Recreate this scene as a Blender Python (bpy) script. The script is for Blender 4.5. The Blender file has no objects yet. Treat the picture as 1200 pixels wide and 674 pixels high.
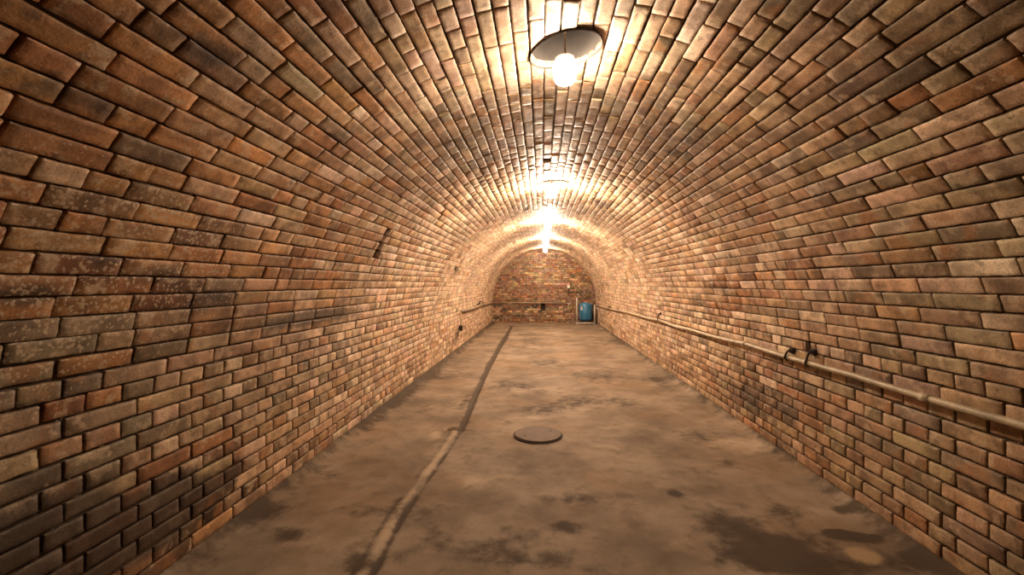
import bpy, bmesh, math, random
from mathutils import Vector, Matrix, noise, Quaternion

random.seed(11)
SC = bpy.context.scene
COL = SC.collection
PI = math.pi

# ------------------------------------------------------------------ camera
EYE = Vector((-0.09, 0.0, 1.355))
YAW, PITCH = math.radians(3.70), math.radians(-0.43)
F = 533.3
cam_d = bpy.data.cameras.new('camera'); cam = bpy.data.objects.new('camera', cam_d); COL.objects.link(cam)
cam_d.sensor_width = 36.0; cam_d.lens = 16.0; cam_d.clip_start = 0.02; cam_d.clip_end = 100
cam.location = EYE
cam.rotation_euler = (PI / 2 + PITCH, 0, YAW)
SC.camera = cam
CAMR = cam.rotation_euler.to_matrix()

def ray(px, py):
    return (CAMR @ Vector(((px - 600) / F, (337 - py) / F, -1.0))).normalized()
def on_x(px, py, x):
    d = ray(px, py); return EYE + d * ((x - EYE.x) / d.x)
def on_y(px, py, y):
    d = ray(px, py); return EYE + d * ((y - EYE.y) / d.y)
def on_z(px, py, z=0.0):
    d = ray(px, py); return EYE + d * ((z - EYE.z) / d.z)

# ------------------------------------------------------------------ tunnel profile
R, SPRING, Z0 = 1.80, 0.75, -0.03
Y0, YB = -1.2, 16.05
A = SPRING - Z0
TOT = 2 * A + PI * R
NC = 96
CH = TOT / NC
def prof(s):
    """arc length -> (x, z, nx, nz) ; n points into the tunnel"""
    if s < A: return -R, Z0 + s, 1.0, 0.0
    if s > TOT - A: return R, Z0 + (TOT - s), -1.0, 0.0
    t = (s - A) / R
    return -R * math.cos(t), SPRING + R * math.sin(t), math.cos(t), -math.sin(t)
def warp(s, y):
    return 0.010 * noise.noise(Vector((s * 0.9, y * 0.55, 3.1)))
def P(s, y, d):
    x, z, nx, nz = prof(s)
    d += warp(s, y)
    return (x + nx * d, y, z + nz * d)
def unproj(px, py):
    """pixel -> (s, y) on the vault"""
    d = ray(px, py); p = EYE.copy(); t = 0.0
    lo, hi = 0.0, 60.0
    def inside(q): 
        return abs(q.x) < R and (q.z < SPRING or q.x ** 2 + (q.z - SPRING) ** 2 < R * R)
    for _ in range(60):
        m = (lo + hi) / 2
        if inside(EYE + d * m): lo = m
        else: hi = m
    q = EYE + d * lo
    if q.z < SPRING:
        s = (q.z - Z0) if q.x < 0 else TOT - (q.z - Z0)
    else:
        s = A + R * math.atan2(q.z - SPRING, -q.x)
    return s, q.y

LAMP_Y = [2.34 + 3.09 * k for k in range(5)]
LAMP_X = 0.03
HOLE_A, HOLE_B = 0.168, 0.19           # half width (across), half length (along)
S_APEX = A + R * PI / 2
HOLE_S = S_APEX + LAMP_X
HOLE_K = .32                             # the openings are cut a little askew

# cavities where bricks are missing : (s0, s1, y0, y1)
CAV = []
def cavity(px, py, n, w, ds=0.0):
    s, y = unproj(px, py)
    c = math.floor(s / CH)
    CAV.append((c * CH, (c + n) * CH, y - w / 2, y + w / 2))
cavity(645, 187, 1, 0.11)
cavity(443, 296, 1, 0.12); cavity(446, 289, 1, 0.10); cavity(450, 281, 1, 0.07); cavity(454, 273, 1, 0.12)
cavity(535, 313, 1, 0.14); cavity(567, 322, 1, 0.12)
cavity(947, 412, 1, 0.05)
cavity(683, 300, 1, .12)

# ------------------------------------------------------------------ colour regions (brick colours, plus painted lamp glow and near-wall falloff)
C = dict(
    cream=(.63, .48, .355), buff=(.54, .375, .240), tan=(.46, .295, .170), orange=(.45, .225, .085),
    red=(.23, .098, .044), brown=(.18, .112, .063), grey=(.245, .190, .132), dark=(.075, .050, .034),
    khaki=(.38, .280, .165), pale=(.70, .57, .45), rust=(.31, .138, .050), mauve=(.27, .178, .115))
PAL = [('tan', 7), ('buff', 6), ('cream', 2.0), ('orange', 2.6), ('red', 1.0), ('brown', 2.6), ('grey', .9), ('mauve', 2.4)]
names = [p[0] for p in PAL]; wts = [p[1] for p in PAL]
# px, py, radius s (m), radius y (m), colour names, strength
REG = [
    (40, 60, .7, .6, ['orange', 'rust', 'tan', 'orange', 'orange'], .9),
    (150, 160, .55, .55, ['orange', 'tan', 'orange', 'rust', 'brown'], .85),
    (60, 250, .45, .6, ['orange', 'orange', 'brown', 'tan'], .8),
    (60, 340, .30, .5, ['red', 'rust', 'brown', 'dark', 'rust', 'dark', 'orange'], .9),
    (190, 350, .28, .5, ['red', 'rust', 'brown', 'dark'], .8),
    (330, 310, .4, .9, ['rust', 'tan', 'orange', 'orange', 'brown'], .75), (300, 210, .5, .8, ['orange', 'tan', 'buff', 'orange'], .5),
    (40, 450, .26, .6, ['grey', 'grey', 'khaki', 'brown'], .85),
    (180, 480, .3, .6, ['khaki', 'khaki', 'mauve', 'buff'], .8),
    (330, 420, .3, .9, ['khaki', 'buff', 'grey', 'mauve'], .7),
    (60, 600, .30, .4, ['grey', 'grey', 'brown', 'dark'], .9),  # grimy bricks, darkened further to paint the foreground falloff
    (180, 600, .22, .45, ['rust', 'brown', 'dark', 'brown'], .9),
    (470, 360, .6, 2.0, ['cream', 'buff', 'tan'], .5), (545, 335, 1.0, 4.5, ['cream', 'pale', 'buff', 'cream'], .8), (720, 335, 1.0, 4.5, ['cream', 'pale', 'buff', 'cream'], .8), (636, 272, 1.6, 4.0, ['cream', 'buff', 'pale'], .6),
    (280, 100, .5, .5, ['tan', 'buff', 'grey', 'brown'], .5),
    (400, 60, .35, .5, ['buff', 'mauve', 'grey', 'tan'], .6),
    (640, 140, .5, .7, ['mauve', 'cream', 'buff', 'cream'], .8),
    (560, 160, .4, .7, ['mauve', 'cream', 'buff', 'tan', 'grey'], .6),
    (740, 170, .45, .7, ['mauve', 'cream', 'buff', 'tan', 'grey'], .55), (650, 20, .7, .6, ['pale', 'cream', 'pale', 'buff'], .9), (645, 215, .7, .7, ['pale', 'cream', 'buff'], .8),  # last two paint lamp glow into the crown bricks
    (560, 30, .35, .5, ['cream', 'buff', 'cream', 'orange'], .6),
    (700, 30, .3, .4, ['cream', 'buff', 'pale'], .6),
    (800, 40, .25, .5, ['orange', 'buff', 'grey', 'cream', 'brown'], .6),
    (960, 90, .5, .6, ['buff', 'tan', 'brown', 'khaki'], .55),
    (1130, 70, .5, .5, ['khaki', 'brown', 'khaki', 'grey'], .7),
    (1060, 150, .16, .4, ['rust', 'orange', 'khaki', 'rust'], .6),
    (1120, 240, .35, .5, ['pale', 'khaki', 'cream', 'khaki'], .85),
    (1130, 340, .35, .5, ['khaki', 'cream', 'brown', 'khaki'], .75),
    (960, 290, .35, .7, ['buff', 'cream', 'tan', 'rust'], .5),
    (850, 350, .18, .7, ['rust', 'red', 'tan', 'brown'], .6),
    (760, 320, .5, 1.5, ['buff', 'cream', 'tan'], .5),
    (880, 470, .28, .7, ['mauve', 'rust', 'brown', 'khaki'], .7),
    (800, 440, .25, 1.0, ['buff', 'tan', 'mauve'], .5),
    (1080, 560, .35, .5, ['khaki', 'khaki', 'tan', 'grey'], .8),
    (980, 540, .25, .5, ['khaki', 'rust', 'tan', 'khaki'], .7),
]
REGW = [(*unproj(a, b), c, d, e, f) for a, b, c, d, e, f in REG]
def pick(s, y):
    tot = 1.0; cand = [(1.0, None)]
    for (rs, ry, a, b, cols, w) in REGW:
        g = math.exp(-((s - rs) / a) ** 2 - ((y - ry) / b) ** 2)
        if g > .02:
            k = g * w * 9; cand.append((k, cols)); tot += k
    r = random.random() * tot
    for k, cols in cand:
        r -= k
        if r <= 0: break
    n = random.choices(names, wts)[0] if cols is None else random.choice(cols)
    mean = [sum(C[q][i] for q in (cols or ['tan', 'buff', 'buff', 'mauve'])) / len(cols or 'abcd') for i in range(3)]
    c = [C[n][i] * .55 + mean[i] * .45 for i in range(3)]; v = random.uniform(.76, 1.18)
    return [max(.01, c[i] * v * random.uniform(.94, 1.06)) for i in range(3)]

# dark sooty stains, and darker patches in the view's corners  (px,py, rs, ry, strength)
STN = [(190, 610, .12, .22, 1.0), (120, 640, .10, .2, .9), (260, 560, .10, .4, .6), (20, 345, .05, .15, .9), (190, 320, .07, .25, .8),
       (100, 300, .05, .2, .6), (700, 150, .25, .35, .3), (560, 190, .2, .5, .55), (780, 180, .2, .5, .5), (600, 130, .2, .3, .2), (500, 150, .2, .3, .4),
       (560, 236, .25, .5, .55), (710, 240, .25, .5, .6), (850, 340, .12, .6, .6), (890, 390, .06, .4, .6),
       (870, 460, .2, .5, .65), (920, 480, .15, .4, .6), (930, 410, .03, .06, .9), (947, 408, .05, .05, 1.2),
       (444, 300, .10, .15, .7), (535, 318, .12, .3, .8), (536, 392, .16, .22, 1.2), (528, 402, .1, .4, .7),
       (620, 262, .2, .5, .4), (680, 268, .25, .6, .5), (730, 300, .25, .7, .4), (745, 330, .15, .6, .4),
       (330, 378, .08, .8, .7), (250, 352, .08, .5, .6), (400, 366, .08, .8, .6), (20, 60, .3, .25, .25), (60, 600, .2, .25, .6), (90, 650, .2, .3, .8), (20, 480, .05, .2, .5), (200, 560, .06, .2, .5), (1180, 20, .2, .2, .5), (1190, 640, .25, .2, .4), (860, 300, .15, .5, .5), (960, 230, .08, .3, .5), (480, 230, .2, .6, .45), (330, 200, .06, .4, .5), (300, 240, .07, .4, .6), (420, 150, .1, .3, .5),
       (100, 120, .06, .2, .6), (230, 60, .08, .2, .5), (270, 65, .06, .15, .5), (430, 420, .12, .5, .45), (380, 470, .1, .5, .4)]
STNW = [(*unproj(a, b), c, d, e) for a, b, c, d, e in STN]
def stain(s, y):
    v = 0
    for rs, ry, a, b, w in STNW:
        e = ((s - rs) / a) ** 2 + ((y - ry) / b) ** 2
        if e < 6: v += w * math.exp(-e)
    return min(1.0, v)
# pale lime specks : left wall
LIME = [(60, 310, .28, .7, 1.0), (200, 290, .25, .6, .8), (150, 250, .2, .5, .5), (330, 450, .3, 1.0, .35), (40, 400, .25, .5, .7), (770, 145, .1, .2, .7), (930, 60, .05, .1, .7), (860, 190, .2, .3, .5)]
LIMEW = [(*unproj(a, b), c, d, e) for a, b, c, d, e in LIME]
def lime(s, y):
    v = 0
    for rs, ry, a, b, w in LIMEW:
        e = ((s - rs) / a) ** 2 + ((y - ry) / b) ** 2
        if e < 6: v += w * math.exp(-e)
    return min(1.0, v)

# ------------------------------------------------------------------ node helpers
def mat(name):
    m = bpy.data.materials.new(name); m.use_nodes = True
    nt = m.node_tree; b = nt.nodes['Principled BSDF']
    return m, nt, b
def N(nt, t, **kw):
    n = nt.nodes.new(t)
    for k, v in kw.items():
        if k in n.inputs: n.inputs[k].default_value = v
        else: setattr(n, k, v)
    return n
def L(nt, a, b): nt.links.new(a, b)
def ramp(nt, src, a, b, lo=0.0, hi=1.0):
    r = N(nt, 'ShaderNodeMapRange'); r.interpolation_type = 'SMOOTHSTEP'
    r.inputs[1].default_value = a; r.inputs[2].default_value = b
    r.inputs[3].default_value = lo; r.inputs[4].default_value = hi
    L(nt, src, r.inputs[0]); return r.outputs[0]
def mth(nt, op, a, b=None):
    n = N(nt, 'ShaderNodeMath'); n.operation = op
    for i, v in enumerate((a, b)):
        if v is None: continue
        if isinstance(v, (int, float)): n.inputs[i].default_value = v
        else: L(nt, v, n.inputs[i])
    return n.outputs[0]
def mixc(nt, fac, a, b, mode='MIX'):
    n = N(nt, 'ShaderNodeMix'); n.data_type = 'RGBA'; n.blend_type = mode
    for sock, v in ((n.inputs[0], fac), (n.inputs[6], a), (n.inputs[7], b)):
        if isinstance(v, (int, float)): sock.default_value = v
        elif isinstance(v, tuple): sock.default_value = (*v, 1) if len(v) == 3 else v
        else: L(nt, v, sock)
    return n.outputs[2]
def nz(nt, vec, scale, detail=4, rough=.55, w=None):
    n = N(nt, 'ShaderNodeTexNoise')
    if w is not None:
        n.noise_dimensions = '4D'; L(nt, w, n.inputs['W'])
    n.inputs['Scale'].default_value = scale; n.inputs['Detail'].default_value = detail; n.inputs['Roughness'].default_value = rough
    L(nt, vec, n.inputs['Vector']); return n.outputs['Fac']
def bump(nt, b, h, strength, dist):
    n = N(nt, 'ShaderNodeBump'); n.inputs['Strength'].default_value = strength; n.inputs['Distance'].default_value = dist
    L(nt, h, n.inputs['Height']); L(nt, n.outputs[0], b.inputs['Normal'])

def brick_material(name):
    m, nt, b = mat(name)
    tc = N(nt, 'ShaderNodeTexCoord').outputs['Object']
    ca = N(nt, 'ShaderNodeAttribute', attribute_name='brick').outputs['Color']
    an = N(nt, 'ShaderNodeAttribute', attribute_name='info')
    sp = N(nt, 'ShaderNodeSeparateColor'); L(nt, an.outputs['Color'], sp.inputs[0])
    rnd, st, li = sp.outputs[0], sp.outputs[1], sp.outputs[2]
    w = mth(nt, 'MULTIPLY', rnd, 40.0)
    n1 = nz(nt, tc, 7, 5, .6, w)
    n2 = nz(nt, tc, 22, 4, .6, w)
    n3 = nz(nt, tc, 90, 3, .6)
    big = nz(nt, tc, 3.2, 5, .62)
    c = mixc(nt, 1.0, ca, mixc(nt, ramp(nt, n1, .36, .64), (.58, .53, .48), (1.30, 1.27, 1.22)), 'MULTIPLY')
    # scorched / smoky patches on each brick
    c = mixc(nt, ramp(nt, n2, .56, .68, 0, .5), c, (.13, .078, .045))
    # cream bloom patches on each brick
    pt = ramp(nt, nz(nt, tc, 11, 5, .6, mth(nt, 'ADD', w, 7.0)), .54, .62, 0, .55)
    c = mixc(nt, pt, c, (.60, .45, .30))
    # orange firing marks
    pt = ramp(nt, nz(nt, tc, 5, 3, .5, mth(nt, 'ADD', w, 19.0)), .56, .68, 0, .55)
    c = mixc(nt, pt, c, (.40, .17, .06))
    # soot, damp stains, dark corners and the painted tank shadow, over several bricks
    sm = mth(nt, 'ADD', mth(nt, 'MULTIPLY', st, .75), mth(nt, 'ADD', mth(nt, 'MULTIPLY', big, .9), mth(nt, 'MULTIPLY', n2, .35)))
    c = mixc(nt, ramp(nt, sm, .88, 1.22, 0, .82), c, (.055, .036, .024))
    gr = nz(nt, tc, 130, 4, .75)
    c = mixc(nt, 1.0, c, mixc(nt, ramp(nt, gr, .3, .7), (.72, .70, .68), (1.22, 1.22, 1.22)), 'MULTIPLY')
    sk = ramp(nt, nz(nt, tc, 60, 3, .7, mth(nt, 'ADD', w, 3.0)), .66, .72, 0, .7)
    c = mixc(nt, sk, c, (.06, .038, .025))
    # lime specks
    vo = N(nt, 'ShaderNodeTexVoronoi'); vo.inputs['Scale'].default_value = 52
    dv = N(nt, 'ShaderNodeVectorMath'); dv.operation = 'ADD'; L(nt, tc, dv.inputs[0])
    no = N(nt, 'ShaderNodeTexNoise'); no.inputs['Scale'].default_value = 40; L(nt, tc, no.inputs['Vector'])
    sc = N(nt, 'ShaderNodeVectorMath'); sc.operation = 'SCALE'; sc.inputs[3].default_value = .03; L(nt, no.outputs['Color'], sc.inputs[0])
    L(nt, sc.outputs[0], dv.inputs[1]); L(nt, dv.outputs[0], vo.inputs['Vector'])
    lm = ramp(nt, mth(nt, 'SUBTRACT', mth(nt, 'ADD', mth(nt, 'MULTIPLY', li, .26), mth(nt, 'MULTIPLY', n1, .36)), vo.outputs['Distance']), .02, .12, 0, .75)
    c = mixc(nt, mth(nt, 'MULTIPLY', lm, ramp(nt, li, .05, .3)), c, (.52, .40, .27))
    L(nt, c, b.inputs['Base Color'])
    L(nt, ramp(nt, n2, .3, .75, .5, .8), b.inputs['Roughness'])
    b.inputs['Specular IOR Level'].default_value = .45
    h = mth(nt, 'ADD', mth(nt, 'MULTIPLY', n3, .35), mth(nt, 'ADD', n2, mth(nt, 'MULTIPLY', n1, .8)))
    bump(nt, b, h, .7, .004)
    return m
def mortar_material(name):
    m, nt, b = mat(name)
    tc = N(nt, 'ShaderNodeTexCoord').outputs['Object']
    c = mixc(nt, ramp(nt, nz(nt, tc, 6, 6, .65), .35, .7), (.045, .028, .018), (.12, .08, .052))
    c = mixc(nt, ramp(nt, nz(nt, tc, 26, 3, .6), .62, .70, 0, .75), c, (.42, .34, .26))
    L(nt, c, b.inputs['Base Color']); b.inputs['Roughness'].default_value = .95
    bump(nt, b, nz(nt, tc, 60, 4), .8, .006)
    return m
M_BRICK = brick_material('brick'); M_MORTAR = mortar_material('mortar')

def simple(name, col, rough=.6, metal=0.0, var=.35, scale=20, bmp=.2, col2=None):
    m, nt, b = mat(name)
    tc = N(nt, 'ShaderNodeTexCoord').outputs['Object']
    n = nz(nt, tc, scale, 5, .6)
    c2 = col2 or tuple(x * (1 - var) for x in col)
    c = mixc(nt, ramp(nt, n, .35, .68), col, c2)
    L(nt, c, b.inputs['Base Color']); b.inputs['Roughness'].default_value = rough; b.inputs['Metallic'].default_value = metal
    if bmp: bump(nt, b, nz(nt, tc, scale * 3, 3), bmp, .004)
    return m
M_PIPE = simple('beige_painted_pipe', (.50, .40, .26), .45, 0, .4, 9, .1)
M_RUST = simple('rusty_iron', (.045, .028, .02), .8, .3, .5, 30, .5)
M_BROWN = simple('brown_iron_pipe', (.13, .085, .055), .7, 0, .4, 12, .3)
M_STEEL = simple('galvanised_steel', (.58, .53, .45), .5, .1, .35, 14, .1)
M_COVER = simple('rusted_cover_steel', (.105, .068, .046), .75, .15, .35, 12, .5, (.145, .088, .055))
M_BLUE = simple('blue_enamel', (.045, .21, .40), .35, 0, .25, 6, .05)
M_BLACK = simple('black_rubber', (.015, .014, .013), .6, 0, .3, 20, .1)
M_WHITE = simple('white_plastic', (.75, .70, .62), .5, 0, .15, 10, .05)
M_SHAFT = simple('grey_shaft_render', (.036, .030, .026), .9, 0, .35, 9, .5)
M_HOLDER = simple('grey_porcelain', (.30, .26, .22), .5, 0, .3, 10, .05)

# ------------------------------------------------------------------ mesh builders
class MB:
    def __init__(s): s.v = []; s.f = []; s.m = []; s.c = []; s.i = []; s.sm = []
    def build(s, name, mats, parent=None, attrs=True, smooth=None):
        me = bpy.data.meshes.new(name); me.from_pydata(s.v, [], s.f); 
        for mm in mats: me.materials.append(mm)
        if s.m: me.polygons.foreach_set('material_index', s.m)
        if s.sm: me.polygons.foreach_set('use_smooth', s.sm)
        if attrs and s.c:
            a = me.attributes.new('brick', 'FLOAT_COLOR', 'POINT'); a.data.foreach_set('color', [x for c in s.c for x in (*c, 1.0)])
            a = me.attributes.new('info', 'FLOAT_COLOR', 'POINT'); a.data.foreach_set('color', [x for c in s.i for x in (*c, 1.0)])
        me.update()
        o = bpy.data.objects.new(name, me); COL.objects.link(o)
        if parent: o.parent = parent
        return o

def push_hole(s, y):
    """keep masonry out of the five round lamp shafts"""
    for ly in LAMP_Y:
        ds, dy = (s - HOLE_S + HOLE_K * (y - ly)) / HOLE_A, (y - ly) / HOLE_B
        r = math.hypot(ds, dy)
        if r < 1.0:
            if r < 1e-4: ds, dy, r = 1e-4, 0, 1e-4
            return HOLE_S + ds / r * HOLE_A - HOLE_K * dy / r * HOLE_B, ly + dy / r * HOLE_B, True
    return s, y, False

def add_brick(mb, s0, s1, y0, y1, Pf, detail, col, rnd, stf, lif, hole=False):
    cw = random.uniform(.0022, .0042)
    dh = random.gauss(0, .0016)
    tl, tw = random.gauss(0, .0010), random.gauss(0, .0006)
    if random.random() < .05: dh -= random.uniform(.002, .006)
    Ly, Ls = y1 - y0, s1 - s0
    nu, nv = detail
    if hole: nu, nv = 16, 7
    us = [0.0, cw] + [cw + (Ly - 2 * cw) * k / nu for k in range(1, nu)] + [Ly - cw, Ly]
    vs = [0.0, cw] + [cw + (Ls - 2 * cw) * k / nv for k in range(1, nv)] + [Ls - cw, Ls]
    nU, nV = len(us), len(vs)
    base = len(mb.v); ins = []
    fine = nv > 1
    seed = random.random() * 100
    for j, v in enumerate(vs):
        for i, u in enumerate(us):
            eb = (i in (0, nU - 1)) + (j in (0, nV - 1))
            d = dh + tl * (u / Ly - .5) * 2 + tw * (v / Ls - .5) * 2
            uu, vv = u, v
            if eb:
                d -= .0020 if eb == 1 else .004
                if eb == 2:
                    uu += .0025 if i == 0 else -.0025; vv += .0025 if j == 0 else -.0025
            if fine:
                q = Vector((u * 26 + seed, v * 26, seed))
                d += .0011 * noise.noise(q)
                if eb:
                    q2 = Vector((u * 45 + seed, v * 45, 9 + seed)); k = noise.noise(q2)
                    if i in (0, nU - 1): uu += k * .0030
                    if j in (0, nV - 1): vv += k * .0030
                    chip = noise.noise(Vector((u * 30, v * 30, seed + 40)))
                    if chip > .35: d -= (chip - .35) * .014
            s, y = s0 + vv, y0 + uu
            inside = False
            if hole: s, y, inside = push_hole(s, y)
            ins.append(inside)
            mb.v.append(Pf(s, y, d)); mb.c.append(col); mb.i.append((rnd, stf(s, y), lif(s, y)))
    for j in range(nV - 1):
        for i in range(nU - 1):
            a = [j * nU + i, j * nU + i + 1, (j + 1) * nU + i + 1, (j + 1) * nU + i]
            if hole and all(ins[k] for k in a): continue
            mb.f.append([base + k for k in a]); mb.m.append(0); mb.sm.append(fine and 0 < i < nU - 2 and 0 < j < nV - 2)
    # skirt down into the mortar
    ring = [i for i in range(nU)] + [j * nU + nU - 1 for j in range(1, nV)] + [(nV - 1) * nU + i for i in range(nU - 2, -1, -1)] + [j * nU for j in range(nV - 2, 0, -1)]
    if hole: 
        if any(ins[k] for k in ring) and all(ins[k] for k in ring): return
    b2 = len(mb.v)
    for k in ring:
        i, j = k % nU, k // nU
        s, y = s0 + vs[j], y0 + us[i]
        if hole: s, y, _ = push_hole(s, y)
        mb.v.append(Pf(s, y, -.035)); mb.c.append([x * .55 for x in col]); mb.i.append((rnd, .3, 0))
    n = len(ring)
    for q in range(n):
        k, k2 = ring[q], ring[(q + 1) % n]
        mb.f.append([base + k2, base + k, b2 + q, b2 + (q + 1) % n]); mb.m.append(0); mb.sm.append(False)

def layout(c):
    """brick boundaries of one course along the tunnel"""
    side = min(c, NC - 1 - c); left = c < NC / 2
    ph = .02 if left else .18
    out = []
    if side <= 12:                                   # English bond : header and stretcher courses
        if side % 2 == 1:
            y = ph - 12 * .3
            while y < YB + .3: out.append((y, y + .30)); y += .30
        else:
            y = ph + .075 - 12 * .3
            while y < YB + .3: out.append((y, y + .15)); y += .15
    else:
        y = ph - 12 * .3 + (.15 if side % 2 else 0) + random.choice([0, 0, .075, -.075]) + random.uniform(-.02, .02)
        hp = .12 if side < 24 else .22
        while y < YB + .3:
            if random.random() < hp:
                k = random.choice([1, 2, 2, 3])
                for _ in range(k):
                    l = .15 + random.uniform(-.008, .008); out.append((y, y + l)); y += l
            else:
                l = .30 + random.uniform(-.012, .012); out.append((y, y + l)); y += l
    return out

parts = {'wall_left': MB(), 'ceiling': MB(), 'wall_right': MB()}
C_L = int(round(A / CH)); C_R = NC - C_L
for c in range(NC):
    mb = parts['wall_left'] if c < C_L else parts['wall_right'] if c >= C_R else parts['ceiling']
    for (a, b) in layout(c):
        if b < Y0 or a > YB: continue
        a = max(a, Y0); b = min(b, YB)
        segs = [(a, b)]
        for (cs0, cs1, cy0, cy1) in CAV:
            if cs0 - 1e-4 <= c * CH < cs1 - 1e-4:
                ns = []
                for (p, q) in segs:
                    if q <= cy0 or p >= cy1: ns.append((p, q)); continue
                    if cy0 - p > .03: ns.append((p, cy0))
                    if q - cy1 > .03: ns.append((cy1, q))
                segs = ns
        for (p, q) in segs:
            if q - p < .03: continue
            kj = 1.0 if min(c, NC - 1 - c) < 15 else .72
            jt = kj * random.uniform(.0046, .0072)
            js = kj * random.uniform(.0046, .0068)
            ww = .004 * noise.noise(Vector((c * 3.3, (p + q) * .8, 0)))
            s0, s1 = c * CH + js + ww, (c + 1) * CH - js + ww + random.uniform(-.001, .001)
            ym = (p + q) / 2; sm_ = (s0 + s1) / 2
            hole = any(abs(sm_ - HOLE_S) < HOLE_A + .06 and abs(ym - ly) < HOLE_B + .17 for ly in LAMP_Y)
            ln = q - p
            if ym < .6: det = (1, 1)
            elif ym < 4.2: det = (max(4, int(ln / .028)), 4)
            elif ym < 7: det = (max(2, int(ln / .06)), 2)
            else: det = (1, 1)
            add_brick(mb, s0, s1, p + jt, q - jt, P, det, pick(sm_, ym), random.random(), stain, lime, hole)

# mortar bed behind the bricks (with the cavities sunk into it)
def mortar(mb, sa, sb):
    ns = max(2, int(round((sb - sa) / (CH / 4))))
    ys = []; y = Y0
    while y < YB: ys.append(y); y += .03 if y < 6 else .06
    ys.append(YB)
    base = len(mb.v); ins = []
    for j in range(ns + 1):
        s = sa + (sb - sa) * j / ns
        for y in ys:
            d = -.0140 + .0060 * noise.noise(Vector((s * 11, y * 11, 5)))
            for (cs0, cs1, cy0, cy1) in CAV:
                if cs0 - .005 < s < cs1 + .005 and cy0 - .01 < y < cy1 + .01: d = -.10
            s2, y2, i2 = push_hole(s, y)
            ins.append(i2)
            mb.v.append(P(s2, y2, d)); mb.c.append((.1, .1, .1)); mb.i.append((0, 0, 0))
    nY = len(ys)
    for j in range(ns):
        for i in range(nY - 1):
            a = [j * nY + i, j * nY + i + 1, (j + 1) * nY + i + 1, (j + 1) * nY + i]
            if all(ins[k] for k in a): continue
            mb.f.append([base + k for k in a]); mb.m.append(1); mb.sm.append(True)
mortar(parts['wall_left'], 0, C_L * CH); mortar(parts['ceiling'], C_L * CH, C_R * CH); mortar(parts['wall_right'], C_R * CH, TOT)
for k, mb in parts.items():
    o = mb.build(k, [M_BRICK, M_MORTAR]); o['kind'] = 'structure'

# ------------------------------------------------------------------ end wall
bw = MB()
def Pb(s, y, d): return (y, YB - d, s)
wall_stain_shade = [(675, 336, .10, .10, 1.0), (680, 343, .10, .13, 1.0), (686, 349, .10, .15, 1.0), (667, 341, .14, .12, .8), (600, 330, .3, .5, .5), (637, 364, .25, .2, .7),
       (600, 352, .12, .6, .6), (650, 355, .15, .4, .5), (590, 368, .3, .3, .5), (694, 366, .33, .13, 1.2), (687, 366, .4, .25, .4)]  # last two paint the tank's shadow onto the wall
wall_stain_shade = [(on_y(a, b, YB), c, d, e) for a, b, c, d, e in wall_stain_shade]
def stain_shade_b(s, y):
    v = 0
    for p, a, b, w in wall_stain_shade: v += w * math.exp(-((s - p.z) / a) ** 2 - ((y - p.x) / b) ** 2)
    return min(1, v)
hb = on_y(636.3, 359.3, YB)
for c in range(35):
    z0 = Z0 + c * .0755
    y = -2.1 + (.075 if c % 2 else 0)
    while y < 2.0:
        l = .30 if c % 2 == 0 else .15
        if random.random() < .15: l = .15
        a, b = y, y + l; y += l
        if abs((a + b) / 2) > 1.95 or z0 > SPRING + R + .05: continue
        if z0 + .0755 > hb.z - .13 and z0 < hb.z + .13:
            if a < hb.x + .075 and b > hb.x - .075:
                if a < hb.x - .11: b = hb.x - .075
                elif b > hb.x + .11: a = hb.x + .075
                else: continue
        xm = (a + b) / 2
        pal = ['mauve', 'rust', 'brown', 'mauve', 'red', 'brown', 'mauve', 'tan']
        p0 = on_y(660, 330, YB)
        if math.exp(-((xm - p0.x) / .6) ** 2 - ((z0 - p0.z) / .35) ** 2) > random.random() * 1.7: pal = ['cream', 'buff', 'rust', 'tan', 'red']
        if z0 < .6: pal = ['red', 'rust', 'buff', 'brown', 'brown', 'dark', 'mauve']
        cc = [x * random.uniform(.75, 1.1) for x in C[random.choice(pal)]]
        add_brick(bw, z0 + .005, z0 + .0705, a + .005, b - .005, Pb, (1, 1), cc, random.random(), stain_shade_b, lambda s, y: 0)
k = len(bw.v)
xs = [-2.1, hb.x - .075, hb.x + .075, 2.1]; zs = [-.05, hb.z - .13, hb.z + .13, 2.75]
for z in zs:
    for x in xs: bw.v.append((x, YB + .010, z)); bw.c.append((.1,) * 3); bw.i.append((0, 0, 0))
for j in range(3):
    for i in range(3):
        if i == 1 and j == 1: continue
        a = k + j * 4 + i; bw.f.append([a, a + 1, a + 5, a + 4]); bw.m.append(1); bw.sm.append(False)
q = len(bw.v)
for dy in (.010, .30):
    for (x, z) in ((xs[1], zs[1]), (xs[2], zs[1]), (xs[2], zs[2]), (xs[1], zs[2])):
        bw.v.append((x, YB + dy, z)); bw.c.append((.1,) * 3); bw.i.append((0, 0, 0))
for i in range(4):
    j = (i + 1) % 4; bw.f.append([q + i, q + j, q + 4 + j, q + 4 + i]); bw.m.append(1); bw.sm.append(False)
bw.f.append([q + 4, q + 5, q + 6, q + 7]); bw.m.append(1); bw.sm.append(False)
o = bw.build('wall_back', [M_BRICK, M_MORTAR]); o['kind'] = 'structure'

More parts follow.
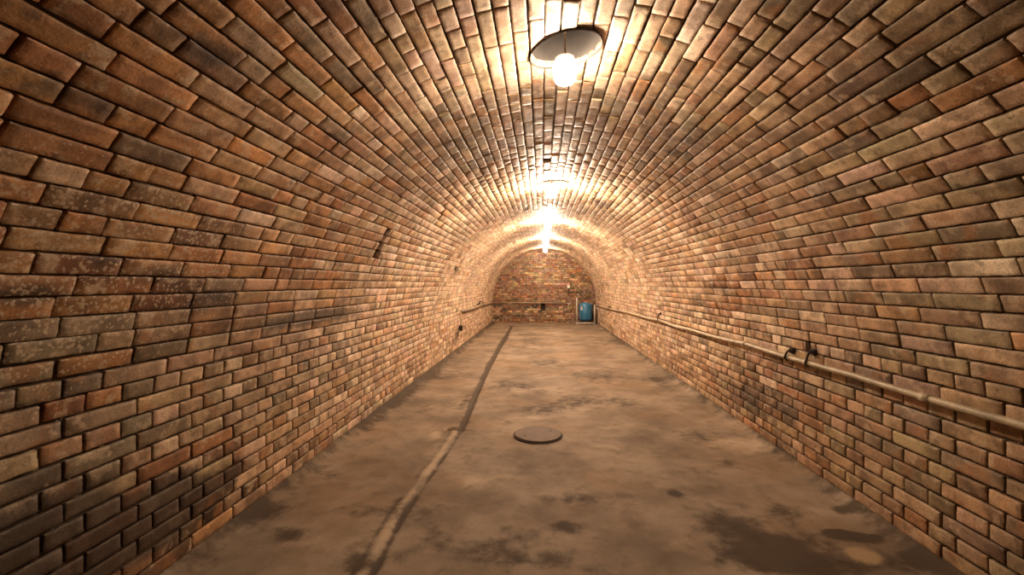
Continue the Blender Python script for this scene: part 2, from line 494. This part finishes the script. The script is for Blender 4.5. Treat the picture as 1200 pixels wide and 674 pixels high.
# ------------------------------------------------------------------ floor
def seg_d(p, pts):
    best = 9
    for a, b in zip(pts, pts[1:]):
        ab = b - a; t = max(0, min(1, (p - a).dot(ab) / ab.length_squared)); best = min(best, (p - a - ab * t).length)
    return best
def fl(px, py): 
    p = on_z(px, py); return Vector((p.x, p.y))
GROOVE = [fl(*q) for q in ((600, 382), (588, 402), (574, 428), (561, 455), (550, 482), (540, 503), (522, 531), (497, 566), (470, 606), (437, 668), (415, 700))]
def groove_x(y):
    for a, b in zip(GROOVE, GROOVE[1:]):
        if b.y <= y <= a.y: return a.x + (b.x - a.x) * (y - a.y) / (b.y - a.y)
    return GROOVE[0].x if y > GROOVE[0].y else GROOVE[-1].x
HOLE = fl(529, 504); BR = [fl(530, 502), fl(552, 505)]
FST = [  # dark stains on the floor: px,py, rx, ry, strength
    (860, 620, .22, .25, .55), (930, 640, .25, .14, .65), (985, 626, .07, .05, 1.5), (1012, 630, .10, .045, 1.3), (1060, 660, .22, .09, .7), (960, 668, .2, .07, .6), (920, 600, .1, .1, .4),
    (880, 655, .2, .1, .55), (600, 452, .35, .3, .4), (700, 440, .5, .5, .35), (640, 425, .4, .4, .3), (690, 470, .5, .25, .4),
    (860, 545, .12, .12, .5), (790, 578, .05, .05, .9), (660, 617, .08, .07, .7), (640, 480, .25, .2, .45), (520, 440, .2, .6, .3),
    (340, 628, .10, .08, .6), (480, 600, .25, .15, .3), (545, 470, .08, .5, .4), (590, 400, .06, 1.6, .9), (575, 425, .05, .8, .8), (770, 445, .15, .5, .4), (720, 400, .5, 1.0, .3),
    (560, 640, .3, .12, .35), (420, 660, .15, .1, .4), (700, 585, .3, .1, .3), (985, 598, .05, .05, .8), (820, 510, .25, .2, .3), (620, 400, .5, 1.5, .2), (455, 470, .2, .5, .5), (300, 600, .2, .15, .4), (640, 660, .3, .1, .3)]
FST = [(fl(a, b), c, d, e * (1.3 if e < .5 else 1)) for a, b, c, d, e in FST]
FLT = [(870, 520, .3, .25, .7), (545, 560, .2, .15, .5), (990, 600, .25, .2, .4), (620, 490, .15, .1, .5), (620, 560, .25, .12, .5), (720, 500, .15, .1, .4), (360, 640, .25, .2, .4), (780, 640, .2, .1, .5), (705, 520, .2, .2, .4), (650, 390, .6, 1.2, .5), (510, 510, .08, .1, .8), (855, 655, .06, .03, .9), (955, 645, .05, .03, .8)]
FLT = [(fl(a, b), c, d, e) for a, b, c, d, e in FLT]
DISC = fl(1012, 651)
fb = MB()
def frange(a, b, st):
    out = []
    while a < b - 1e-6: out.append(a); a += st
    return out + [b]
fys = frange(Y0, 1.4, .12) + frange(1.4, 6.0, .022)[1:] + frange(6.0, YB + .02, .07)[1:]
fxs = frange(-1.83, -1.05, .045)[:-1] + frange(-1.05, -.55, .0125)[:-1] + frange(-.55, 1.84, .03)
for y in fys:
    for x in fxs:
        p = Vector((x, y))
        z = .006 * noise.noise(Vector((x * 1.3, y * 1.3, 0))) + .0025 * noise.noise(Vector((x * 6, y * 6, 4)))
        g = seg_d(p, GROOVE)
        near = y < HOLE.y - .05
        gd = 0
        sg = g if p.x > groove_x(p.y) else -g
        if near:
            z += .008 * math.exp(-((sg + .032) / .026) ** 2) - .008 * math.exp(-((sg - .012) / .014) ** 2)
            gd = (.55 + .4 * noise.noise(Vector((0, y * 5, 0)))) * math.exp(-((sg - .012) / .016) ** 2) + .25 * math.exp(-((sg + .08) / .014) ** 2)
        else:
            z -= .022 * math.exp(-(g / .026) ** 4)
            gd = 1.0 * math.exp(-(g / .036) ** 2)
        h = (p - HOLE).length
        z -= .05 * math.exp(-(h / .035) ** 4); z += .012 * math.exp(-((h - .07) / .03) ** 2)
        z -= .012 * math.exp(-(seg_d(p, BR) / .02) ** 2)
        # cement fillet where the floor meets the walls
        for w in (x + 1.8, 1.8 - x):
            z += .045 * max(0.0, 1 - w / .10) ** 1.5
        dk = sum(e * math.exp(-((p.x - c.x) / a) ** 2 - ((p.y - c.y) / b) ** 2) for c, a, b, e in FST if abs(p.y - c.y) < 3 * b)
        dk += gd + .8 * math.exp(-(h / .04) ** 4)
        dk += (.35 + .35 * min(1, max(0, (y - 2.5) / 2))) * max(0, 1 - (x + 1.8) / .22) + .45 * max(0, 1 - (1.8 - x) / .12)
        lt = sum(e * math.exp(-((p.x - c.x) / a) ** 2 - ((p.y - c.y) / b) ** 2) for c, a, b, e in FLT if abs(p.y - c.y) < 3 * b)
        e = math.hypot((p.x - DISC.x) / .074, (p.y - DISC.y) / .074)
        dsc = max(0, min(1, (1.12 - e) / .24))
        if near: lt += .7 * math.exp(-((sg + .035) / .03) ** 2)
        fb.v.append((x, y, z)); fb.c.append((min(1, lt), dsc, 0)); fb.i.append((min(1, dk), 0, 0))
nX = len(fxs)
for j in range(len(fys) - 1):
    for i in range(nX - 1):
        a = j * nX + i; fb.f.append([a, a + 1, a + nX + 1, a + nX]); fb.m.append(0); fb.sm.append(True)
mF, nt, b = mat('worn_concrete')
tc = N(nt, 'ShaderNodeTexCoord').outputs['Object']
ca = N(nt, 'ShaderNodeAttribute', attribute_name='brick'); sa = N(nt, 'ShaderNodeSeparateColor'); L(nt, ca.outputs['Color'], sa.inputs[0])
ia = N(nt, 'ShaderNodeAttribute', attribute_name='info'); si = N(nt, 'ShaderNodeSeparateColor'); L(nt, ia.outputs['Color'], si.inputs[0])
nA = nz(nt, tc, 1.6, 7, .62); nB = nz(nt, tc, 5.5, 6, .62); nC = nz(nt, tc, 38, 5, .7); nD = nz(nt, tc, 2.7, 6, .6)
c = mixc(nt, ramp(nt, nA, .32, .68), (.155, .116, .082), (.325, .258, .190))
c = mixc(nt, ramp(nt, nz(nt, tc, .9, 4, .6), .47, .66, 0, .42), c, (.27, .165, .085))
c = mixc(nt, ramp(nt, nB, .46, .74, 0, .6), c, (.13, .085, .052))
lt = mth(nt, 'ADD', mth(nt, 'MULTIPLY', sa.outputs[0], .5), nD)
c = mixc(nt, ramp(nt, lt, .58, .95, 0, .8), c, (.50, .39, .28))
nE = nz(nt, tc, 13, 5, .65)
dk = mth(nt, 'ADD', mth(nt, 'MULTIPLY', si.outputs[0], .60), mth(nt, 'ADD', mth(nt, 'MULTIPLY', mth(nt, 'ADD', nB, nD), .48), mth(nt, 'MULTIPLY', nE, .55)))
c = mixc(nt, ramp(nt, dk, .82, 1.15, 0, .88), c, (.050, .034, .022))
c = mixc(nt, mth(nt, 'MULTIPLY', sa.outputs[1], ramp(nt, nB, .3, .5, .6, 1)), c, (.36, .26, .15))
c = mixc(nt, ramp(nt, nC, .60, .72, 0, .35), c, (.07, .045, .03))
L(nt, c, b.inputs['Base Color'])
b.inputs['Roughness'].default_value = .82; b.inputs['Specular IOR Level'].default_value = .22
bump(nt, b, mth(nt, 'ADD', mth(nt, 'MULTIPLY', nC, .5), nB), .35, .008)
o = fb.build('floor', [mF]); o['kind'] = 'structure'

# ------------------------------------------------------------------ things
def thing(name, loc, label, cat, group=None):
    o = bpy.data.objects.new(name, None); COL.objects.link(o); o.location = loc; o.empty_display_size = .1
    o['label'] = label; o['category'] = cat
    if group: o['group'] = group
    return o
def tag(o, label, cat, group=None):
    o['label'] = label; o['category'] = cat
    if group: o['group'] = group
def lathe(name, pr, m, parent=None, loc=(0, 0, 0), n=40, sx=1, sy=1, rot=None, smooth=True):
    v = []; f = []
    for (r, z) in pr:
        for k in range(n):
            a = 2 * PI * k / n; v.append((r * sx * math.cos(a), r * sy * math.sin(a), z))
    for j in range(len(pr) - 1):
        for k in range(n):
            a, b2 = j * n + k, j * n + (k + 1) % n; f.append((a, b2, b2 + n, a + n))
    bm = bmesh.new(); vv = [bm.verts.new(p) for p in v]
    for q in f: bm.faces.new([vv[i] for i in q])
    bmesh.ops.remove_doubles(bm, verts=bm.verts, dist=1e-5); bmesh.ops.recalc_face_normals(bm, faces=bm.faces)
    me = bpy.data.meshes.new(name); bm.to_mesh(me); bm.free(); me.materials.append(m)
    for p in me.polygons: p.use_smooth = smooth
    try: me.set_sharp_from_angle(angle=math.radians(40))
    except Exception: pass
    o = bpy.data.objects.new(name, me); COL.objects.link(o); o.parent = parent; o.location = loc
    if rot: o.rotation_euler = rot
    return o
def tube(name, pts, r, m, parent=None, n=14, smooth=3, cap=True):
    P_ = [Vector(p) for p in pts]
    if smooth > 1 and len(P_) > 2:                  # Catmull-Rom
        Q = []
        E = [P_[0] * 2 - P_[1]] + P_ + [P_[-1] * 2 - P_[-2]]
        for i in range(1, len(E) - 2):
            for k in range(smooth):
                t = k / smooth; a, b2, c2, d2 = E[i - 1], E[i], E[i + 1], E[i + 2]
                Q.append(.5 * ((2 * b2) + (c2 - a) * t + (2 * a - 5 * b2 + 4 * c2 - d2) * t * t + (3 * b2 - a - 3 * c2 + d2) * t ** 3))
        Q.append(P_[-1]); P_ = Q
    v = []; f = []; up = None
    for i, p in enumerate(P_):
        d = (P_[min(i + 1, len(P_) - 1)] - P_[max(i - 1, 0)]).normalized()
        if up is None: up = d.orthogonal().normalized()
        up = (up - d * up.dot(d)).normalized(); w = d.cross(up)
        for k in range(n):
            a = 2 * PI * k / n; v.append(p + (up * math.cos(a) + w * math.sin(a)) * r)
    for i in range(len(P_) - 1):
        for k in range(n):
            a, b2 = i * n + k, i * n + (k + 1) % n; f.append((a, b2, b2 + n, a + n))
    nb = (len(P_) - 1) * n
    if cap: f.append(tuple(range(n - 1, -1, -1))); f.append(tuple(range(nb, nb + n)))
    me = bpy.data.meshes.new(name); me.from_pydata([tuple(p) for p in v], [], f); me.materials.append(m)
    for p in me.polygons: p.use_smooth = len(p.vertices) == 4
    o = bpy.data.objects.new(name, me); COL.objects.link(o); o.parent = parent
    return o
def box(name, c, s, m, parent=None, bev=.004, rot=None):
    bm = bmesh.new(); bmesh.ops.create_cube(bm, size=1)
    for v in bm.verts: v.co = Vector((v.co.x * s[0], v.co.y * s[1], v.co.z * s[2]))
    if bev: bmesh.ops.bevel(bm, geom=bm.edges[:], offset=bev, segments=2, affect='EDGES')
    me = bpy.data.meshes.new(name); bm.to_mesh(me); bm.free(); me.materials.append(m)
    o = bpy.data.objects.new(name, me); COL.objects.link(o); o.parent = parent; o.location = c
    if rot: o.rotation_euler = rot
    return o

# --- lamp shafts (round openings through the vault) and the lamps hanging in them
APEX = SPRING + R
mE, nt, b = mat('lit_lamp_glass')
b.inputs['Base Color'].default_value = (1, .9, .75, 1)
b.inputs['Emission Color'].default_value = (1.0, .78, .565, 1)
LAMP_STRENGTH = [215, 760, 1050, 1000, 540]
lamp_lab = ['lit jar lamp in the nearest ceiling opening, largest and closest to the camera',
            'second lit jar lamp from the front along the vault crown',
            'third lit jar lamp from the front, middle of the row of five',
            'fourth lit jar lamp from the front, second nearest the end wall',
            'farthest lit jar lamp, hanging just in front of the red brick end wall']
for k, ly in enumerate(LAMP_Y):
    sh = MB(); n = 48; ringz = [(1.0, -.012), (1.0, .10), (.97, .25), (.93, .48)]
    for (q, dz) in ringz:
        for i in range(n):
            a = 2 * PI * i / n; s, y = HOLE_S + HOLE_A * 1.005 * q * math.cos(a) - HOLE_K * HOLE_B * 1.005 * q * math.sin(a), ly + HOLE_B * 1.005 * q * math.sin(a)
            x0, y0_, z0_ = P(s, y, -.002)
            sh.v.append((x0, y0_, z0_ + dz + .004 * noise.noise(Vector((x0 * 20, y0_ * 20, dz * 15)))))
    for j in range(3):
        for i in range(n):
            a, b2 = j * n + i, j * n + (i + 1) % n; sh.f.append([a, b2, b2 + n, a + n]); sh.sm.append(True)
    sh.f.append([3 * n + i for i in range(n)]); sh.sm.append(False)
    o = sh.build('trim_%d' % (k + 1), [M_SHAFT], attrs=False); o['kind'] = 'structure'
    t = thing('ceiling_lamp', (LAMP_X, ly + .02, APEX - .17), lamp_lab[k], 'lamp', None)
    mk = mE.copy(); mk.node_tree.nodes['Principled BSDF'].inputs['Emission Strength'].default_value = LAMP_STRENGTH[k]
    lathe('glass_jar', [(0, 0), (.025, .002), (.045, .012), (.056, .03), (.060, .055), (.060, .095), (.055, .115), (.046, .125)], mk, t, (0, 0, 0))
    lathe('lamp_holder', [(0, .122), (.047, .122), (.049, .126), (.049, .136), (.03, .142), (.018, .15), (0, .15)], M_HOLDER, t)
    tube('hanging_rod', [(0, 0, .148), (0, 0, .64)], .006, M_HOLDER, t, 10, 1)

# --- manhole cover
mp = on_z(630.5, 510.5, .0)
t = thing('manhole_cover', (mp.x, mp.y, .004), 'round rusty steel manhole cover lying on the concrete floor', 'manhole cover')
lathe('cover_plate', [(0, .017), (.19, .017), (.205, .016), (.2085, .012), (.2085, -.004), (0, -.004)], M_COVER, t, n=64)
lathe('seat_ring', [(.222, -.006), (.222, .0035), (.214, .005), (.209, .003), (.209, -.006)], M_RUST, t, n=64)
for a in (.6, .6 + PI):
    lathe('lifting_eye', [(0, .0182), (.010, .0182), (.013, .0172), (.013, .012)], M_RUST, t, (.14 * math.cos(a), .14 * math.sin(a), 0), n=20)

# --- right wall pipe run
XR = R - .042
pp = [(694.7, 356), (703, 358.8), (713.7, 361.9), (729, 364.8), (749, 370), (760, 373.3), (771.9, 375.2), (792, 382.8), (808.6, 386.2), (820, 389.8), (844, 396.5), (872.5, 403), (895, 410), (923.5, 418.8), (946, 425), (970, 432), (1000, 440), (1020, 446.5), (1080, 465), (1140, 482.5), (1200, 499)]
pts = [on_x(a, b, XR) for a, b in pp]
d = (pts[-1] - pts[-2]).normalized(); pts.append(pts[-1] + d * .8); pts.append(pts[-1] + d * .9)
pts[0].y = min(pts[0].y, YB - .03)
mid = pts[10]
t = thing('wall_pipe', (R - .03, mid.y, mid.z), 'long beige pipe sagging along the right brick wall', 'pipe')
off = Vector(t.location)
def rel(p): return tuple(Vector(p) - off)
tube('pipe_run', [rel(p) for p in pts], .0175, M_PIPE, t, 16, 4)
def along(px, py): return on_x(px, py, XR)
for (px, py) in ((872.5, 403), (946, 425), (771.9, 375.2), (1085, 466.5)):
    p = along(px, py); q = along(px + 6, py + 1.9); dd = (q - p).normalized() * .028
    tube('coupling', [rel(p - dd), rel(p + dd)], .0212, M_PIPE, t, 16, 1)
for (px, py, up) in ((923.5, 418.8, .05), (948, 425.5, .075), (772, 375.2, .10), (713.7, 361.9, .06)):
    p = along(px, py)
    bk = tube('bracket', [rel(p + Vector((0, 0, -.024))), rel(p + Vector((-.024, 0, -.004))), rel(p + Vector((-.018, 0, .02))), rel(p + Vector((.004, 0, up))), rel(p + Vector((.05, 0, up + .004)))], .0075, M_RUST, t, 8, 4)
    box('wall_plate', rel(p + Vector((.028, 0, up))), (.022, .055, .045), M_RUST, bk, .006)

# --- left wall pipe run, drop pipe and tap box
XL = -R + .045
q = [(578.2, 355.4), (572, 356.6), (565, 358.5), (559, 360.9), (554.4, 362.4), (547, 364.2), (540.2, 365.8)]
pts = [on_x(a, b, XL) for a, b in q]
pts[0].y = min(pts[0].y, YB - .05)
t = thing('wall_pipe', tuple(pts[-1]), 'dark wavy pipe low on the left wall near its far end', 'pipe')
off = Vector(t.location)
tube('pipe_run', [rel(p) for p in pts], .020, M_BROWN, t, 12, 4)
dp = on_x(541, 383, XL)
tube('drop_pipe', [rel(pts[-1]), rel((XL, pts[-1].y, pts[-1].z - .03)), rel((XL, pts[-1].y, dp.z))], .014, M_PIPE, t, 10, 1)
vp = Vector((XL, pts[-1].y, dp.z - .02))
bx = box('tap_box', rel(vp), (.07, .10, .11), M_RUST, t, .012)
tube('tap_handle', [(0, .04, .01), (0, .13, .03)], .012, M_RUST, bx, 8, 1)
hk = on_x(561, 355.5, XL); he = on_x(566.5, 357.5, XL)
o = tube('wall_hook', [(-R - .02, hk.y, hk.z - .03), (XL, hk.y, hk.z - .03), (XL + .02, hk.y, hk.z + .02), (XL + .01, (hk.y + he.y) / 2, hk.z + .035), (XL, he.y, he.z + .02), (XL - .01, he.y, he.z - .03)], .014, M_RUST, None, 10, 4)
tag(o, 'small rusty hook above the dark pipe on the left wall', 'hook')

# --- end wall pipe
yb = YB - .045
a, b2 = on_y(579, 354.3, yb), on_y(665, 355.4, yb)
t = thing('wall_pipe', ((a.x + b2.x) / 2, yb, a.z), 'thin pale pipe running level across the red brick end wall', 'pipe')
off = Vector(t.location)
tube('pipe_run', [rel(a), rel(b2)], .015, M_PIPE, t, 12, 1)
tube('elbow', [rel(b2), rel(b2 + Vector((.03, 0, -.004))), rel(b2 + Vector((.045, 0, -.02))), rel(b2 + Vector((.045, 0, -.09)))], .020, M_STEEL, t, 12, 4)
for fx in (.15, .5, .85):
    c = a.lerp(b2, fx); box('clip', rel(c + Vector((0, .022, 0))), (.03, .05, .05), M_RUST, t, .004)

# --- small white box on the end wall
p = on_y(666.3, 336, YB - .035)
t = thing('junction_box', (p.x, YB, p.z), 'small white junction box on the end wall above the blue tank', 'junction box')
box('box_body', (0, -.04, 0), (.09, .07, .11), M_WHITE, t, .01)
box('box_lid', (0, -.08, 0), (.08, .012, .10), M_WHITE, t, .005)
tube('cable', [(0, -.03, -.05), (.004, -.028, -.12), (-.003, -.022, -.22), (.0, -.012, -.30)], .010, M_BLACK, t, 8, 4)

# --- blue pressure tank
yt = 15.62
tb = on_y(686.3, 377.5, yt); 
t = thing('pressure_tank', (tb.x, yt, .0), 'blue upright pressure tank on black feet in the far right corner', 'tank')
rt = .215
lathe('vessel', [(0, .10), (.06, .102), (.13, .115), (.185, .145), (rt, .19), (rt, .40), (rt + .004, .402), (rt + .004, .418), (rt, .42), (rt, .62), (.20, .665), (.16, .70), (.09, .722), (0, .728)], M_BLUE, t, n=48)
lathe('neck', [(0, .722), (.03, .722), (.03, .74), (.022, .745), (.022, .77), (0, .77)], M_STEEL, t, n=20)
for i in range(3):
    an = -PI / 2 + i * 2 * PI / 3 + .5
    o = box('foot', (.13 * math.cos(an), .13 * math.sin(an), .065), (.035, .09, .13), M_BLACK, t, .006, (0, 0, an + PI / 2))
o = lathe('base_skirt', [(.14, .02), (.15, .02), (.155, .12), (.145, .125)], M_BLACK, t, n=40)
sk = MB(); 
for j, z in enumerate((.47, .61)):
    for i in range(5):
        an = -PI / 2 - .95 + i * .09; sk.v.append(((rt + .003) * math.cos(an), (rt + .003) * math.sin(an), z - (0 if j else 0)))
for i in range(4): sk.f.append([i, i + 1, i + 6, i + 5]); sk.sm.append(True)
o = sk.build('sticker', [M_WHITE], t, attrs=False); o['label'] = 'small white sticker'

# --- pipe frame around the tank
yf = 15.36
l0, l1 = on_y(676.0, 378.3, yf), on_y(676.0, 349, yf)
r0, r1 = on_y(696.8, 379, yf), on_y(696.8, 357.5, yf)
t = thing('pipe_frame', ((l0.x + r0.x) / 2, yf, 0), 'grey steel pipe frame standing around the blue tank', 'frame')
off = Vector(t.location)
zb = .045
tube('left_post', [rel((l0.x, yf, .0)), rel((l0.x, yf, l1.z))], .026, M_STEEL, t, 12, 1)
tube('right_post', [rel((r0.x, yf, .0)), rel((r0.x, yf, r1.z))], .024, M_STEEL, t, 12, 1)
tube('bottom_rail', [rel((l0.x, yf, zb)), rel((r0.x, yf, zb))], .028, M_STEEL, t, 12, 1)
for x in (l0.x, r0.x):
    tube('side_rail', [rel((x, yf, zb)), rel((x, YB - .06, zb))], .018, M_STEEL, t, 10, 1)
    lathe('foot_plate', [(0, .012), (.045, .012), (.05, .008), (.05, -.006), (0, -.006)], M_STEEL, t, rel((x, yf, 0)), n=20)

# ------------------------------------------------------------------ world, view
w = bpy.data.worlds.new('world'); SC.world = w; w.use_nodes = True
w.node_tree.nodes['Background'].inputs[0].default_value = (.9, .7, .5, 1)
w.node_tree.nodes['Background'].inputs[1].default_value = .01
vs = SC.view_settings
vs.view_transform = 'Standard'; vs.look = 'None'; vs.gamma = 1.0; vs.use_curve_mapping = False; vs.exposure = 0.28
